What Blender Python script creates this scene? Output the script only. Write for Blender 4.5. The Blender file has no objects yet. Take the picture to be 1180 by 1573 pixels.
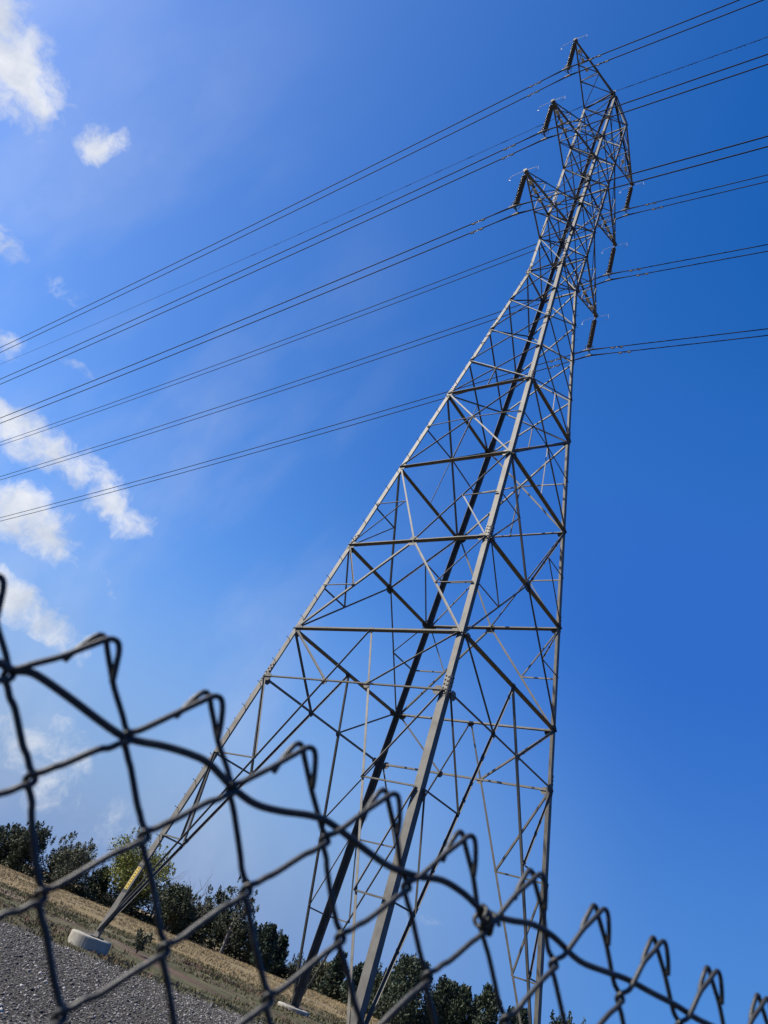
import bpy, math, random
import numpy as np
from mathutils import Vector, noise

# ------------------------------------------------------------------ camera, sky, sun, exposure
SC = bpy.context.scene
COL = SC.collection
R = math.radians

CAM = Vector((20.5771, -26.7063, 1.28))
RIGHT = Vector((0.787183, 0.527845, 0.318941))
UP = Vector((0.075324, -0.595574, 0.799761))
FWD = Vector((-0.612102, 0.605534, 0.508585))
cam_data = bpy.data.cameras.new('camera')
cam = bpy.data.objects.new('camera', cam_data)
COL.objects.link(cam)
from mathutils import Matrix
m3 = Matrix((RIGHT, UP, -FWD)).transposed()
cam.matrix_world = Matrix.Translation(CAM) @ m3.to_4x4()
cam_data.sensor_fit = 'AUTO'
cam_data.sensor_width = 36.0
cam_data.lens = 1195.94 / 1573 * 36
cam_data.shift_y = -1.2 / 1573
cam_data.clip_start = 0.02
cam_data.clip_end = 20000
cam_data.dof.use_dof = True
cam_data.dof.focus_distance = 40.0
cam_data.dof.aperture_fstop = 10.0
SC.camera = cam
SC.cycles.use_adaptive_sampling = False     # thin wires need every sample
SC.render.resolution_x, SC.render.resolution_y = 768, 1024

SUN_EL, SUN_ROT = 42.0, 227.0
world = bpy.data.worlds.new("World")
SC.world = world
world.use_nodes = True
WN, WL = world.node_tree.nodes, world.node_tree.links
WN.clear()

def wnode(kind, **kw):
    n = WN.new(kind)
    for k, v in kw.items():
        setattr(n, k, v)
    return n

def wmath(op, a, b=None, c=None, clamp=False):
    n = wnode('ShaderNodeMath', operation=op)
    n.use_clamp = clamp
    for i, x in enumerate((a, b, c)):
        if x is None:
            continue
        if isinstance(x, (int, float)):
            n.inputs[i].default_value = x
        else:
            WL.new(x, n.inputs[i])
    return n.outputs[0]

sky = wnode('ShaderNodeTexSky', sky_type='NISHITA')
sky.sun_disc = False
sky.sun_elevation = R(SUN_EL)
sky.sun_rotation = R(SUN_ROT)
sky.altitude = 100
sky.air_density = 1.0
sky.dust_density = 0.9
sky.ozone_density = 3.0
SKY_STRENGTH = 0.08
SKY_REF = 0.115      # strength at which the haze colours below were chosen
hsv = wnode('ShaderNodeHueSaturation')
hsv.inputs['Hue'].default_value = 0.508
hsv.inputs['Saturation'].default_value = 1.22
hsv.inputs['Value'].default_value = 1.0
WL.new(sky.outputs[0], hsv.inputs['Color'])

# clouds: ellipses of direction (long axis, short axis, density), broken up by noise
CLOUDS = [
    ((-1.765, 15.436, -2.353), (-15.539, -4.516, -17.967), 1.45),
    ((-6.298, 12.410, -6.958), (-13.881, -16.250, -16.418), 1.50),
    ((3.480, 30.864, 4.836), (-24.479, 6.895, -26.383), 0.80),
    ((18.496, 18.740, 17.578), (-19.411, 46.669, -29.329), 1.10),
    ((4.002, 43.244, -3.289), (-34.791, -0.849, -53.492), 0.55),
    ((22.999, 45.005, 17.665), (-44.342, 56.466, -86.126), 0.16),
    ((14.558, 49.065, 7.078), (-23.470, 14.120, -49.613), 0.80),
    ((26.677, 58.125, 13.737), (-61.848, 60.947, -137.777), 0.32),
    ((4.191, 11.244, 0.619), (-13.208, 6.771, -33.556), 1.15),
    ((6.259, 16.186, 0.268), (-9.471, 4.168, -30.554), 1.10),
    ((9.369, 21.085, -1.113), (-16.750, 5.187, -42.717), 0.95),
    ((4.688, 12.298, -2.420), (-12.091, -3.276, -40.061), 1.30),
    ((11.086, 34.791, -20.292), (-105.770, -73.485, -183.775), 0.30),
    ((8.965, 29.926, 1.199), (-19.585, 7.772, -47.553), 0.90),
    ((4.472, 10.061, -6.123), (-8.458, -10.117, -22.802), 0.45),
    ((7.973, 12.188, 0.973), (-1.069, 5.029, -54.208), 0.30),
    ((27.253, 17.582, -0.690), (-8.379, 8.124, -123.963), 0.30),
]
tc = wnode('ShaderNodeTexCoord')
direction = tc.outputs['Generated']

def wnoise(scale, detail, rough, vec):
    n = wnode('ShaderNodeTexNoise')
    n.inputs['Scale'].default_value = scale
    n.inputs['Detail'].default_value = detail
    n.inputs['Roughness'].default_value = rough
    WL.new(vec, n.inputs['Vector'])
    return n

warp = wnoise(16, 3, 0.55, direction)
wv = wnode('ShaderNodeVectorMath', operation='MULTIPLY_ADD')
WL.new(warp.outputs['Color'], wv.inputs[0])
wv.inputs[1].default_value = (0.044, 0.044, 0.044)
wv.inputs[2].default_value = (-0.022, -0.022, -0.022)
wadd = wnode('ShaderNodeVectorMath', operation='ADD')
WL.new(direction, wadd.inputs[0]); WL.new(wv.outputs[0], wadd.inputs[1])
warped = wadd.outputs[0]
cover = None
for A, B, s in CLOUDS:
    uv = []
    for ax in (A, B):
        dn = wnode('ShaderNodeVectorMath', operation='DOT_PRODUCT')
        WL.new(warped, dn.inputs[0]); dn.inputs[1].default_value = tuple(q * 0.78 for q in ax)
        uv.append(dn.outputs['Value'])
    u2 = wmath('MULTIPLY', uv[0], uv[0])
    r2 = wmath('MULTIPLY_ADD', uv[1], uv[1], u2)
    mi = wmath('MULTIPLY_ADD', r2, -s, s)
    cover = mi if cover is None else wmath('MAXIMUM', cover, mi)
cover = wmath('MAXIMUM', cover, -1.5)
fb = wnoise(20, 10, 0.66, warped)
brk = wmath('MULTIPLY_ADD', fb.outputs['Fac'], 3.5, -1.72)
dens = wmath('ADD', cover, brk)
mr = wnode('ShaderNodeMapRange', interpolation_type='SMOOTHSTEP')
mr.inputs['From Min'].default_value = 0.02
mr.inputs['From Max'].default_value = 1.5
mr.inputs['To Max'].default_value = 0.92
WL.new(dens, mr.inputs['Value'])
shade_n = wnoise(15, 6, 0.6, warped)
shade = wnode('ShaderNodeMapRange')
shade.inputs['From Min'].default_value = 0.36; shade.inputs['From Max'].default_value = 0.66
WL.new(shade_n.outputs['Fac'], shade.inputs['Value'])
cc = wnode('ShaderNodeMix', data_type='RGBA')
cc.inputs[6].default_value = (0.60, 0.65, 0.74, 1)
cc.inputs[7].default_value = (0.90, 0.91, 0.94, 1)
WL.new(shade.outputs[0], cc.inputs[0])
# grade of the clear sky (deep blue away from the sun) and pale haze low over the horizon
grade = wnode('ShaderNodeVectorMath', operation='MULTIPLY_ADD')
WL.new(hsv.outputs[0], grade.inputs[0])
grade.inputs[1].default_value = (1.60, 1.72, 1.74)
grade.inputs[2].default_value = (-0.45, -0.44, -0.02)
pos_ = wnode('ShaderNodeVectorMath', operation='MAXIMUM')
WL.new(grade.outputs[0], pos_.inputs[0]); pos_.inputs[1].default_value = (0.03, 0.1, 0.1)
sepd = wnode('ShaderNodeSeparateXYZ'); WL.new(direction, sepd.inputs[0])
low = wnode('ShaderNodeMapRange', interpolation_type='SMOOTHSTEP')
low.inputs['From Min'].default_value = 0.46; low.inputs['From Max'].default_value = 0.0
WL.new(sepd.outputs['Z'], low.inputs['Value'])
hz = wnode('ShaderNodeMix', data_type='RGBA')
WL.new(low.outputs[0], hz.inputs[0])
side = wnode('ShaderNodeMapRange', interpolation_type='SMOOTHSTEP')   # hazier towards the sun's side
side.inputs['From Min'].default_value = -0.25; side.inputs['From Max'].default_value = -0.80
WL.new(sepd.outputs['X'], side.inputs['Value'])
hzc = wnode('ShaderNodeMix', data_type='RGBA')
hzc.inputs[6].default_value = (0.085 / SKY_REF, 0.27 / SKY_REF, 0.69 / SKY_REF, 1)
hzc.inputs[7].default_value = (0.225 / SKY_REF, 0.345 / SKY_REF, 0.61 / SKY_REF, 1)
WL.new(side.outputs[0], hzc.inputs[0]); WL.new(hzc.outputs[2], hz.inputs[7])
# the clear side, away from the sun, stays deep blue well down the sky
deep = wnode('ShaderNodeMapRange', interpolation_type='SMOOTHSTEP')
deep.inputs['From Min'].default_value = 0.82; deep.inputs['From Max'].default_value = 0.45
WL.new(sepd.outputs['Z'], deep.inputs['Value'])
side2 = wnode('ShaderNodeMapRange', interpolation_type='SMOOTHSTEP')
side2.inputs['From Min'].default_value = -0.72; side2.inputs['From Max'].default_value = -0.30
WL.new(sepd.outputs['X'], side2.inputs['Value'])
dm = wmath('MULTIPLY', deep.outputs[0], side2.outputs[0])
dz = wnode('ShaderNodeMix', data_type='RGBA')
WL.new(dm, dz.inputs[0]); WL.new(pos_.outputs[0], dz.inputs[6])
dz.inputs[7].default_value = (0.030 / SKY_REF, 0.150 / SKY_REF, 0.58 / SKY_REF, 1)
WL.new(dz.outputs[2], hz.inputs[6])
bg_sky = wnode('ShaderNodeBackground'); bg_sky.inputs[1].default_value = SKY_STRENGTH
WL.new(hz.outputs[2], bg_sky.inputs[0])
bg_cloud = wnode('ShaderNodeBackground'); bg_cloud.inputs[1].default_value = 0.72
WL.new(cc.outputs[2], bg_cloud.inputs[0])
# thin high veil on the sun's side
vm = wnode('ShaderNodeMapping'); vm.inputs['Scale'].default_value = (2.2, 5.5, 2.0); vm.inputs['Rotation'].default_value = (0.4, 0.2, 0.5)
WL.new(direction, vm.inputs['Vector'])
vn = wnoise(1.6, 5, 0.5, vm.outputs[0])
vr = wnode('ShaderNodeMapRange', interpolation_type='SMOOTHSTEP')
vr.inputs['From Min'].default_value = 0.42; vr.inputs['From Max'].default_value = 0.72; vr.inputs['To Max'].default_value = 0.15
WL.new(vn.outputs['Fac'], vr.inputs['Value'])
vs_ = wnode('ShaderNodeMapRange', interpolation_type='SMOOTHSTEP')
vs_.inputs['From Min'].default_value = -0.45; vs_.inputs['From Max'].default_value = -0.85
WL.new(sepd.outputs['X'], vs_.inputs['Value'])
veil = wmath('MULTIPLY', vr.outputs[0], vs_.outputs[0])
both = wmath('MAXIMUM', mr.outputs[0], veil)
mixw = wnode('ShaderNodeMixShader')
WL.new(both, mixw.inputs[0]); WL.new(bg_sky.outputs[0], mixw.inputs[1]); WL.new(bg_cloud.outputs[0], mixw.inputs[2])
wout = wnode('ShaderNodeOutputWorld')
WL.new(mixw.outputs[0], wout.inputs[0])

sun_data = bpy.data.lights.new('sun', 'SUN')
sun_data.energy = 5.0
sun_data.angle = R(0.5)
sun_data.color = (1.0, 0.93, 0.82)
sun = bpy.data.objects.new('sun', sun_data)
COL.objects.link(sun)
sd = Vector((math.sin(R(SUN_ROT)) * math.cos(R(SUN_EL)), math.cos(R(SUN_ROT)) * math.cos(R(SUN_EL)), math.sin(R(SUN_EL))))
sun.rotation_euler = sd.to_track_quat('Z', 'Y').to_euler()
sun.location = sd * 200

SC.view_settings.view_transform = 'Standard'
SC.view_settings.look = 'None'
SC.view_settings.exposure = 0.52
SC.view_settings.gamma = 1.0

# ------------------------------------------------------------------ helpers
def tag(o, label=None, cat=None, group=None, kind=None):
    if label: o['label'] = label
    if cat: o['category'] = cat
    if group: o['group'] = group
    if kind: o['kind'] = kind
    return o

def empty(name, loc=(0, 0, 0)):
    o = bpy.data.objects.new(name, None)
    o.empty_display_size = 0.2
    COL.objects.link(o)
    o.location = loc
    return o

class MB:
    """collects vertices and faces for one mesh"""
    def __init__(self):
        self.v, self.f = [], []
    def add(self, verts, faces):
        b = len(self.v)
        self.v += [tuple(v) for v in verts]
        self.f += [tuple(b + i for i in f) for f in faces]
    def angle(self, P, Q, ip, op, w, t=0.014):
        P, Q, ip, op = Vector(P), Vector(Q), Vector(ip), Vector(op)
        pr = [(0, 0), (w, 0), (w, t), (t, t), (t, w), (0, w)]
        vs = [P + ip * a + op * b for a, b in pr] + [Q + ip * a + op * b for a, b in pr]
        fs = [(i, (i + 1) % 6, (i + 1) % 6 + 6, i + 6) for i in range(6)]
        fs += [(3, 2, 1, 0), (5, 4, 3, 0), (6, 7, 8, 9), (6, 9, 10, 11)]
        self.add(vs, fs)
    def box(self, c, ax, ay, az):
        c, ax, ay, az = Vector(c), Vector(ax), Vector(ay), Vector(az)
        vs = [c + ax * i + ay * j + az * k for i in (-1, 1) for j in (-1, 1) for k in (-1, 1)]
        self.add(vs, [(0, 1, 3, 2), (4, 6, 7, 5), (0, 4, 5, 1), (2, 3, 7, 6), (0, 2, 6, 4), (1, 5, 7, 3)])
    def bar(self, P, Q, w, h=None, up=(0, 0, 1)):
        P, Q = Vector(P), Vector(Q)
        d = Q - P
        L = d.length
        d.normalize()
        s = d.cross(Vector(up))
        if s.length < 1e-4: s = d.cross(Vector((1, 0, 0)))
        s.normalize(); u = s.cross(d)
        self.box((P + Q) / 2, d * L / 2, s * w / 2, u * (h or w) / 2)
    def tube(self, pts, r, n=8, caps=True):
        pts = [Vector(p) for p in pts]
        rs = r if isinstance(r, (list, tuple)) else [r] * len(pts)
        t0 = (pts[1] - pts[0]).normalized()
        nn = t0.orthogonal().normalized()
        b0 = len(self.v)
        for i, p in enumerate(pts):
            if i == 0: t = pts[1] - pts[0]
            elif i == len(pts) - 1: t = pts[-1] - pts[-2]
            else: t = (pts[i + 1] - pts[i]).normalized() + (pts[i] - pts[i - 1]).normalized()
            if t.length < 1e-9: t = t0.copy()
            t.normalize()
            nn = nn - t * nn.dot(t)
            if nn.length < 1e-6: nn = t.orthogonal()
            nn.normalize()
            bb = t.cross(nn)
            for k in range(n):
                a = 2 * math.pi * k / n
                self.v.append(tuple(p + (nn * math.cos(a) + bb * math.sin(a)) * rs[i]))
        for i in range(len(pts) - 1):
            for k in range(n):
                a, b = b0 + i * n + k, b0 + i * n + (k + 1) % n
                self.f.append((a, b, b + n, a + n))
        if caps:
            self.f.append(tuple(b0 + k for k in reversed(range(n))))
            e = b0 + (len(pts) - 1) * n
            self.f.append(tuple(e + k for k in range(n)))
    def lathe(self, prof, c, n=16):
        """profile of (radius, z) about the vertical axis through c"""
        c = Vector(c); b0 = len(self.v)
        for r, z in prof:
            for k in range(n):
                a = 2 * math.pi * k / n
                self.v.append((c.x + r * math.cos(a), c.y + r * math.sin(a), c.z + z))
        for i in range(len(prof) - 1):
            for k in range(n):
                a, b = b0 + i * n + k, b0 + i * n + (k + 1) % n
                self.f.append((a, b, b + n, a + n))
        self.f.append(tuple(b0 + k for k in reversed(range(n))))
        e = b0 + (len(prof) - 1) * n
        self.f.append(tuple(e + k for k in range(n)))
    def build(self, name, mat, parent=None, smooth=False):
        me = bpy.data.meshes.new(name)
        me.from_pydata(self.v, [], self.f)
        me.materials.append(mat)
        if smooth:
            me.polygons.foreach_set('use_smooth', [True] * len(me.polygons))
        me.update()
        o = bpy.data.objects.new(name, me)
        COL.objects.link(o)
        if parent is not None:
            o.parent = parent
        return o

# ------------------------------------------------------------------ materials
def material(name):
    m = bpy.data.materials.new(name); m.use_nodes = True
    nt = m.node_tree
    return m, nt.nodes, nt.links, nt.nodes['Principled BSDF']

def ramp(N, stops):
    r = N.new('ShaderNodeValToRGB')
    while len(r.color_ramp.elements) < len(stops):
        r.color_ramp.elements.new(0.5)
    for e, (p, c) in zip(r.color_ramp.elements, stops):
        e.position = p; e.color = (*c, 1)
    return r

def noisy(name, stops, scale, rough=0.6, detail=6, metallic=0.0, bump=0.0, bscale=None, coord='Object', spec=0.5):
    m, N, L, P = material(name)
    t = N.new('ShaderNodeTexCoord')
    n = N.new('ShaderNodeTexNoise'); n.inputs['Scale'].default_value = scale; n.inputs['Detail'].default_value = detail
    n.inputs['Roughness'].default_value = 0.65
    L.new(t.outputs[coord], n.inputs['Vector'])
    r = ramp(N, stops); L.new(n.outputs['Fac'], r.inputs[0]); L.new(r.outputs[0], P.inputs['Base Color'])
    P.inputs['Roughness'].default_value = rough; P.inputs['Metallic'].default_value = metallic
    P.inputs['Specular IOR Level'].default_value = spec
    if bump:
        b = N.new('ShaderNodeBump'); b.inputs['Strength'].default_value = bump
        n2 = N.new('ShaderNodeTexNoise'); n2.inputs['Scale'].default_value = bscale or scale * 4; n2.inputs['Detail'].default_value = 5
        L.new(t.outputs[coord], n2.inputs['Vector']); L.new(n2.outputs['Fac'], b.inputs['Height']); L.new(b.outputs[0], P.inputs['Normal'])
    return m

def vary(m, lo, hi):
    N, L = m.node_tree.nodes, m.node_tree.links
    P = N['Principled BSDF']
    src = P.inputs['Base Color'].links[0].from_socket
    oi = N.new('ShaderNodeObjectInfo')
    r = ramp(N, [(0.0, (lo, lo, lo)), (1.0, (hi, hi * 0.99, hi * 0.97))])
    L.new(oi.outputs['Random'], r.inputs[0])
    mx = N.new('ShaderNodeMix'); mx.data_type = 'RGBA'; mx.blend_type = 'MULTIPLY'; mx.inputs[0].default_value = 1.0
    L.new(src, mx.inputs[6]); L.new(r.outputs[0], mx.inputs[7]); L.new(mx.outputs[2], P.inputs['Base Color'])
    return m

STEEL = noisy('galvanised_steel', [(0.28, (0.062, 0.054, 0.042)), (0.42, (0.100, 0.094, 0.081)), (0.55, (0.126, 0.119, 0.104)), (0.75, (0.160, 0.152, 0.134))], 2.3, rough=0.62, metallic=0.15)
vary(STEEL, 0.55, 1.15)
DARK_STEEL = noisy('weathered_steel', [(0.3, (0.10, 0.10, 0.095)), (0.7, (0.19, 0.185, 0.175))], 3.0, rough=0.6, metallic=0.3)
BOLT = noisy('bolt_steel', [(0.3, (0.07, 0.068, 0.065)), (0.7, (0.12, 0.12, 0.11))], 9.0, rough=0.5, metallic=0.4)
WHITE_STEEL = noisy('bright_and_sunlit_galvanised', [(0.3, (0.36, 0.35, 0.33)), (0.7, (0.48, 0.47, 0.44))], 3.0, rough=0.45, metallic=0.2)  # pale metal of the horns; on the arm gussets it paints in sunlight
PORCELAIN = noisy('glazed_porcelain', [(0.3, (0.055, 0.048, 0.043)), (0.7, (0.095, 0.084, 0.075))], 6.0, rough=0.32)
WIRE = noisy('aluminium_conductor', [(0.3, (0.010, 0.010, 0.013)), (0.7, (0.018, 0.018, 0.022))], 0.7, rough=0.75, metallic=0.0, spec=0.15)
YELLOW = noisy('yellow_paint', [(0.3, (0.38, 0.27, 0.025)), (0.7, (0.52, 0.37, 0.04))], 5.0, rough=0.5)
BLACK_PAINT = noisy('black_paint', [(0.3, (0.02, 0.02, 0.02)), (0.7, (0.035, 0.035, 0.03))], 8.0, rough=0.5)
FENCE = noisy('fence_wire_coating', [(0.30, (0.030, 0.020, 0.013)), (0.44, (0.019, 0.0185, 0.017)), (0.58, (0.030, 0.030, 0.027)), (0.72, (0.065, 0.064, 0.057))], 75, rough=0.48, metallic=0.0, spec=0.45, bump=0.25, bscale=500)
CONCRETE = noisy('footing_concrete', [(0.25, (0.15, 0.135, 0.105)), (0.42, (0.28, 0.26, 0.21)), (0.62, (0.36, 0.335, 0.275)), (0.8, (0.41, 0.385, 0.32))], 2.2, rough=0.9, detail=9, bump=0.4, bscale=22)
BARK = noisy('bark', [(0.3, (0.055, 0.042, 0.032)), (0.7, (0.14, 0.115, 0.09))], 4, rough=0.9)
DEADWOOD = noisy('bare_wood', [(0.3, (0.13, 0.115, 0.10)), (0.7, (0.23, 0.21, 0.18))], 4, rough=0.9)

def leaf_mat(name, a, b, scale=1.1):
    m = noisy(name, [(0.3, a), (0.7, b)], scale, rough=0.62, detail=5, spec=0.25)
    return m
LEAF = {
    'dark': leaf_mat('foliage_dark', (0.024, 0.032, 0.016), (0.058, 0.070, 0.034)),
    'con': leaf_mat('foliage_conifer', (0.014, 0.026, 0.016), (0.034, 0.052, 0.030)),
    'cyp': leaf_mat('foliage_cypress', (0.018, 0.030, 0.018), (0.052, 0.068, 0.036)),
    'grey': leaf_mat('foliage_grey_green', (0.045, 0.052, 0.030), (0.105, 0.112, 0.066)),
    'lime': leaf_mat('foliage_yellow_green', (0.105, 0.118, 0.020), (0.26, 0.26, 0.058)),
    'twig': leaf_mat('foliage_thin', (0.030, 0.038, 0.020), (0.070, 0.080, 0.044)),
    'olive': leaf_mat('foliage_olive', (0.060, 0.064, 0.028), (0.125, 0.120, 0.060)),
    'scrub': leaf_mat('foliage_scrub', (0.020, 0.026, 0.014), (0.062, 0.066, 0.034), 0.4),
}

# ------------------------------------------------------------------ ground
def depth_of(x, y):
    return (x - CAM.x) * -0.70711 + (y - CAM.y) * 0.70711

def ground_z(x, y):
    t = depth_of(x, y)
    base = float(np.interp(t, [-9999, 33, 36, 42, 60, 120, 400], [-.47, -.47, -.40, -.20, -.12, .08, .08]))
    w = 0.05 * noise.noise(Vector((x * 0.13, y * 0.13, 0))) if abs(t) < 200 else 0
    return base + w

def ground_material():
    m, N, L, P = material('field_ground')
    geo = N.new('ShaderNodeNewGeometry')
    pos = geo.outputs['Position']
    def dot(vec, off):
        n = N.new('ShaderNodeVectorMath'); n.operation = 'DOT_PRODUCT'
        L.new(pos, n.inputs[0]); n.inputs[1].default_value = vec
        a = N.new('ShaderNodeMath'); a.operation = 'ADD'; a.inputs[1].default_value = off
        L.new(n.outputs['Value'], a.inputs[0]); return a.outputs[0]
    def ns(scale, detail=6, rough=0.6, stretch=None):
        n = N.new('ShaderNodeTexNoise'); n.inputs['Scale'].default_value = scale; n.inputs['Detail'].default_value = detail; n.inputs['Roughness'].default_value = rough
        if stretch:
            mp = N.new('ShaderNodeMapping'); mp.inputs['Rotation'].default_value = (0, 0, R(-45)); mp.inputs['Scale'].default_value = stretch
            L.new(pos, mp.inputs['Vector']); L.new(mp.outputs[0], n.inputs['Vector'])
        else:
            L.new(pos, n.inputs['Vector'])
        return n.outputs['Fac']
    def mth(op, a, b=None, c=None):
        n = N.new('ShaderNodeMath'); n.operation = op
        for i, x in enumerate((a, b, c)):
            if x is None: continue
            if isinstance(x, (int, float)): n.inputs[i].default_value = x
            else: L.new(x, n.inputs[i])
        return n.outputs[0]
    def sm(v, a, b):
        n = N.new('ShaderNodeMapRange'); n.interpolation_type = 'SMOOTHSTEP'
        n.inputs['From Min'].default_value = a; n.inputs['From Max'].default_value = b
        L.new(v, n.inputs['Value']); return n.outputs[0]
    def mix(f, a, b):
        n = N.new('ShaderNodeMix'); n.data_type = 'RGBA'
        L.new(f, n.inputs[0])
        for i, x in ((6, a), (7, b)):
            if isinstance(x, tuple): n.inputs[i].default_value = (*x, 1)
            else: L.new(x, n.inputs[i])
        return n.outputs[2]
    def rmp(v, stops):
        r = ramp(N, stops); L.new(v, r.inputs[0]); return r.outputs[0]
    # distance into the field (away from the fence) and across it
    t = dot((-0.70711, 0.70711, 0), 0.70711 * (CAM.x - CAM.y))
    a = dot((0.70711, 0.70711, 0), 0.0)
    wob = ns(0.16, 4)
    tw = mth('MULTIPLY_ADD', wob, 9.0, mth('ADD', t, -4.5))
    tw2 = mth('MULTIPLY_ADD', ns(0.06, 5), 22.0, mth('ADD', t, -11.0))
    # gravel colours: speckle of grey and white chips
    vor = N.new('ShaderNodeTexVoronoi'); vor.inputs['Scale'].default_value = 24; L.new(pos, vor.inputs['Vector'])
    sp = N.new('ShaderNodeSeparateColor'); L.new(vor.outputs['Color'], sp.inputs[0])
    grav = rmp(sp.outputs[0], [(0.0, (0.032, 0.029, 0.026)), (0.6, (0.062, 0.056, 0.048)), (0.88, (0.105, 0.096, 0.084)), (1.0, (0.30, 0.285, 0.26))])
    soil = rmp(ns(1.4, 8, 0.7), [(0.3, (0.052, 0.043, 0.033)), (0.5, (0.105, 0.090, 0.062)), (0.7, (0.15, 0.128, 0.09))])
    olive = rmp(ns(1.1, 9, 0.72, (0.5, 1.6, 1)), [(0.28, (0.040, 0.040, 0.020)), (0.45, (0.085, 0.082, 0.042)), (0.6, (0.135, 0.120, 0.068)), (0.75, (0.19, 0.165, 0.105))])
    russet = rmp(ns(0.9, 8, 0.7, (0.5, 1.8, 1)), [(0.3, (0.060, 0.042, 0.030)), (0.55, (0.125, 0.080, 0.058)), (0.75, (0.20, 0.145, 0.105))])
    gold = rmp(ns(0.45, 9, 0.68, (0.35, 1.5, 1)), [(0.28, (0.11, 0.085, 0.034)), (0.45, (0.22, 0.168, 0.086)), (0.62, (0.29, 0.22, 0.118)), (0.78, (0.23, 0.155, 0.085))])
    c = mix(sm(tw, 29.0, 31.0), grav, soil)
    c = mix(sm(tw, 31.0, 33.5), c, olive)
    redmask = mth('MULTIPLY', sm(ns(0.22, 5, 0.6, (0.5, 2.2, 1)), 0.50, 0.60), sm(tw, 32, 36))
    c = mix(redmask, c, russet)
    pale = mth('MULTIPLY', sm(ns(0.12, 5, 0.6, (0.4, 2.6, 1)), 0.53, 0.63), sm(tw, 36, 42))
    c = mix(pale, c, (0.27, 0.225, 0.155))
    c = mix(sm(tw2, 50, 60), c, gold)
    L.new(c, P.inputs['Base Color'])
    P.inputs['Roughness'].default_value = 0.95
    P.inputs['Specular IOR Level'].default_value = 0.15
    b = N.new('ShaderNodeBump'); b.inputs['Strength'].default_value = 0.9; b.inputs['Distance'].default_value = 0.12
    hh = mth('ADD', ns(9, 6, 0.7), mth('MULTIPLY', vor.outputs['Distance'], -0.5))
    L.new(hh, b.inputs['Height']); L.new(b.outputs[0], P.inputs['Normal'])
    return m

def build_ground():
    # grid in (depth, across): fine near the tower, coarse to the horizon
    ts = np.unique(np.concatenate([np.linspace(-3000, -60, 8), np.linspace(-60, 0, 13), np.linspace(0, 70, 71), np.linspace(70, 160, 31), np.linspace(160, 9000, 16)]))
    as_ = np.unique(np.concatenate([np.linspace(-9000, -150, 12), np.linspace(-150, -40, 23), np.linspace(-40, 40, 65), np.linspace(40, 150, 23), np.linspace(150, 9000, 12)]))
    vs, fs = [], []
    for t in ts:
        for a in as_:
            x = CAM.x - 0.70711 * t + 0.70711 * a
            y = CAM.y + 0.70711 * t + 0.70711 * a
            vs.append((x, y, ground_z(x, y)))
    n = len(as_)
    for i in range(len(ts) - 1):
        for j in range(n - 1):
            fs.append((i * n + j, i * n + j + 1, (i + 1) * n + j + 1, (i + 1) * n + j))
    mb = MB(); mb.v = vs; mb.f = fs
    o = mb.build('ground', ground_material(), None, True)
    tag(o, 'flat field of grey gravel, thin olive grass and golden dry grass', 'ground', kind='structure')
build_ground()

# ------------------------------------------------------------------ transmission tower
W0, W9, W16 = 6.090, 1.1903, 1.2499
Z = [0.0, 11.0387, 13.5757, 18.5001, 23.8012, 29.5198, 32.3872, 35.2702, 38.1966, 41.16, 44.5208, 47.1516, 49.6936, 52.3957, 55.0317, 57.5628, 60.2459]
Z_APEX = 63.757
ARM = [(10, 11, 5.831, 44.47), (13, 14, 5.824, 52.40), (16, None, 5.974, 60.30)]
def hw(z):
    if z < Z[9]: return W0 + (W9 - W0) * z / Z[9]
    if z <= Z[16]: return W9 + (W16 - W9) * (z - Z[9]) / (Z[16] - Z[9])
    return W16 * max(0.0, (Z_APEX - z) / (Z_APEX - Z[16]))

# the four faces: outward normal, direction along the face
FACES = [((0, -1), (1, 0)), ((1, 0), (0, 1)), ((0, 1), (-1, 0)), ((-1, 0), (0, -1))]
def fp(face, s, z, off=0.0):
    """point on a face: s from -1 to 1 along it, at height z, off outward"""
    (nx, ny), (ax, ay) = FACES[face]
    w = hw(z)
    return Vector((nx * (w + off) + ax * w * s, ny * (w + off) + ay * w * s, z))

tower = empty('transmission_tower', (0, 0, -0.5))
tag(tower, 'tall grey steel lattice transmission tower rising behind the wire fence', 'transmission tower')
TOWER_PARTS = []
class TB(MB):
    def build(self, name, mat, parent=None, smooth=False):
        if parent is tower or parent is None:
            self.v = [(x, y, z + 0.5) for x, y, z in self.v]
            return MB.build(self, name, mat, tower, smooth)
        self.v = [(x, y, z + 0.5) for x, y, z in self.v]
        return MB.build(self, name, mat, parent, smooth)

def member(name, face, a, b, w, off=0.004, flip=False, t=0.012, mat=None):
    """one steel angle on a face from a=(s,z) to b=(s,z): heel at its lower edge, one leg up in the face, one leg out (or in)"""
    P, Q = fp(face, a[0], a[1], off), fp(face, b[0], b[1], off)
    n = Vector((*FACES[face][0], 0.0))
    d = (Q - P).normalized()
    e = n.cross(d).normalized()
    if e.z < -1e-6 or (abs(e.z) < 1e-6 and e.z < 0): e = -e
    n2 = d.cross(e).normalized()
    if n2.dot(n) < 0: n2 = -n2
    mb = TB()
    mb.angle(P, Q, e, -n2 if flip else n2, w, t)
    return mb.build(name, mat or STEEL)

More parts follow.
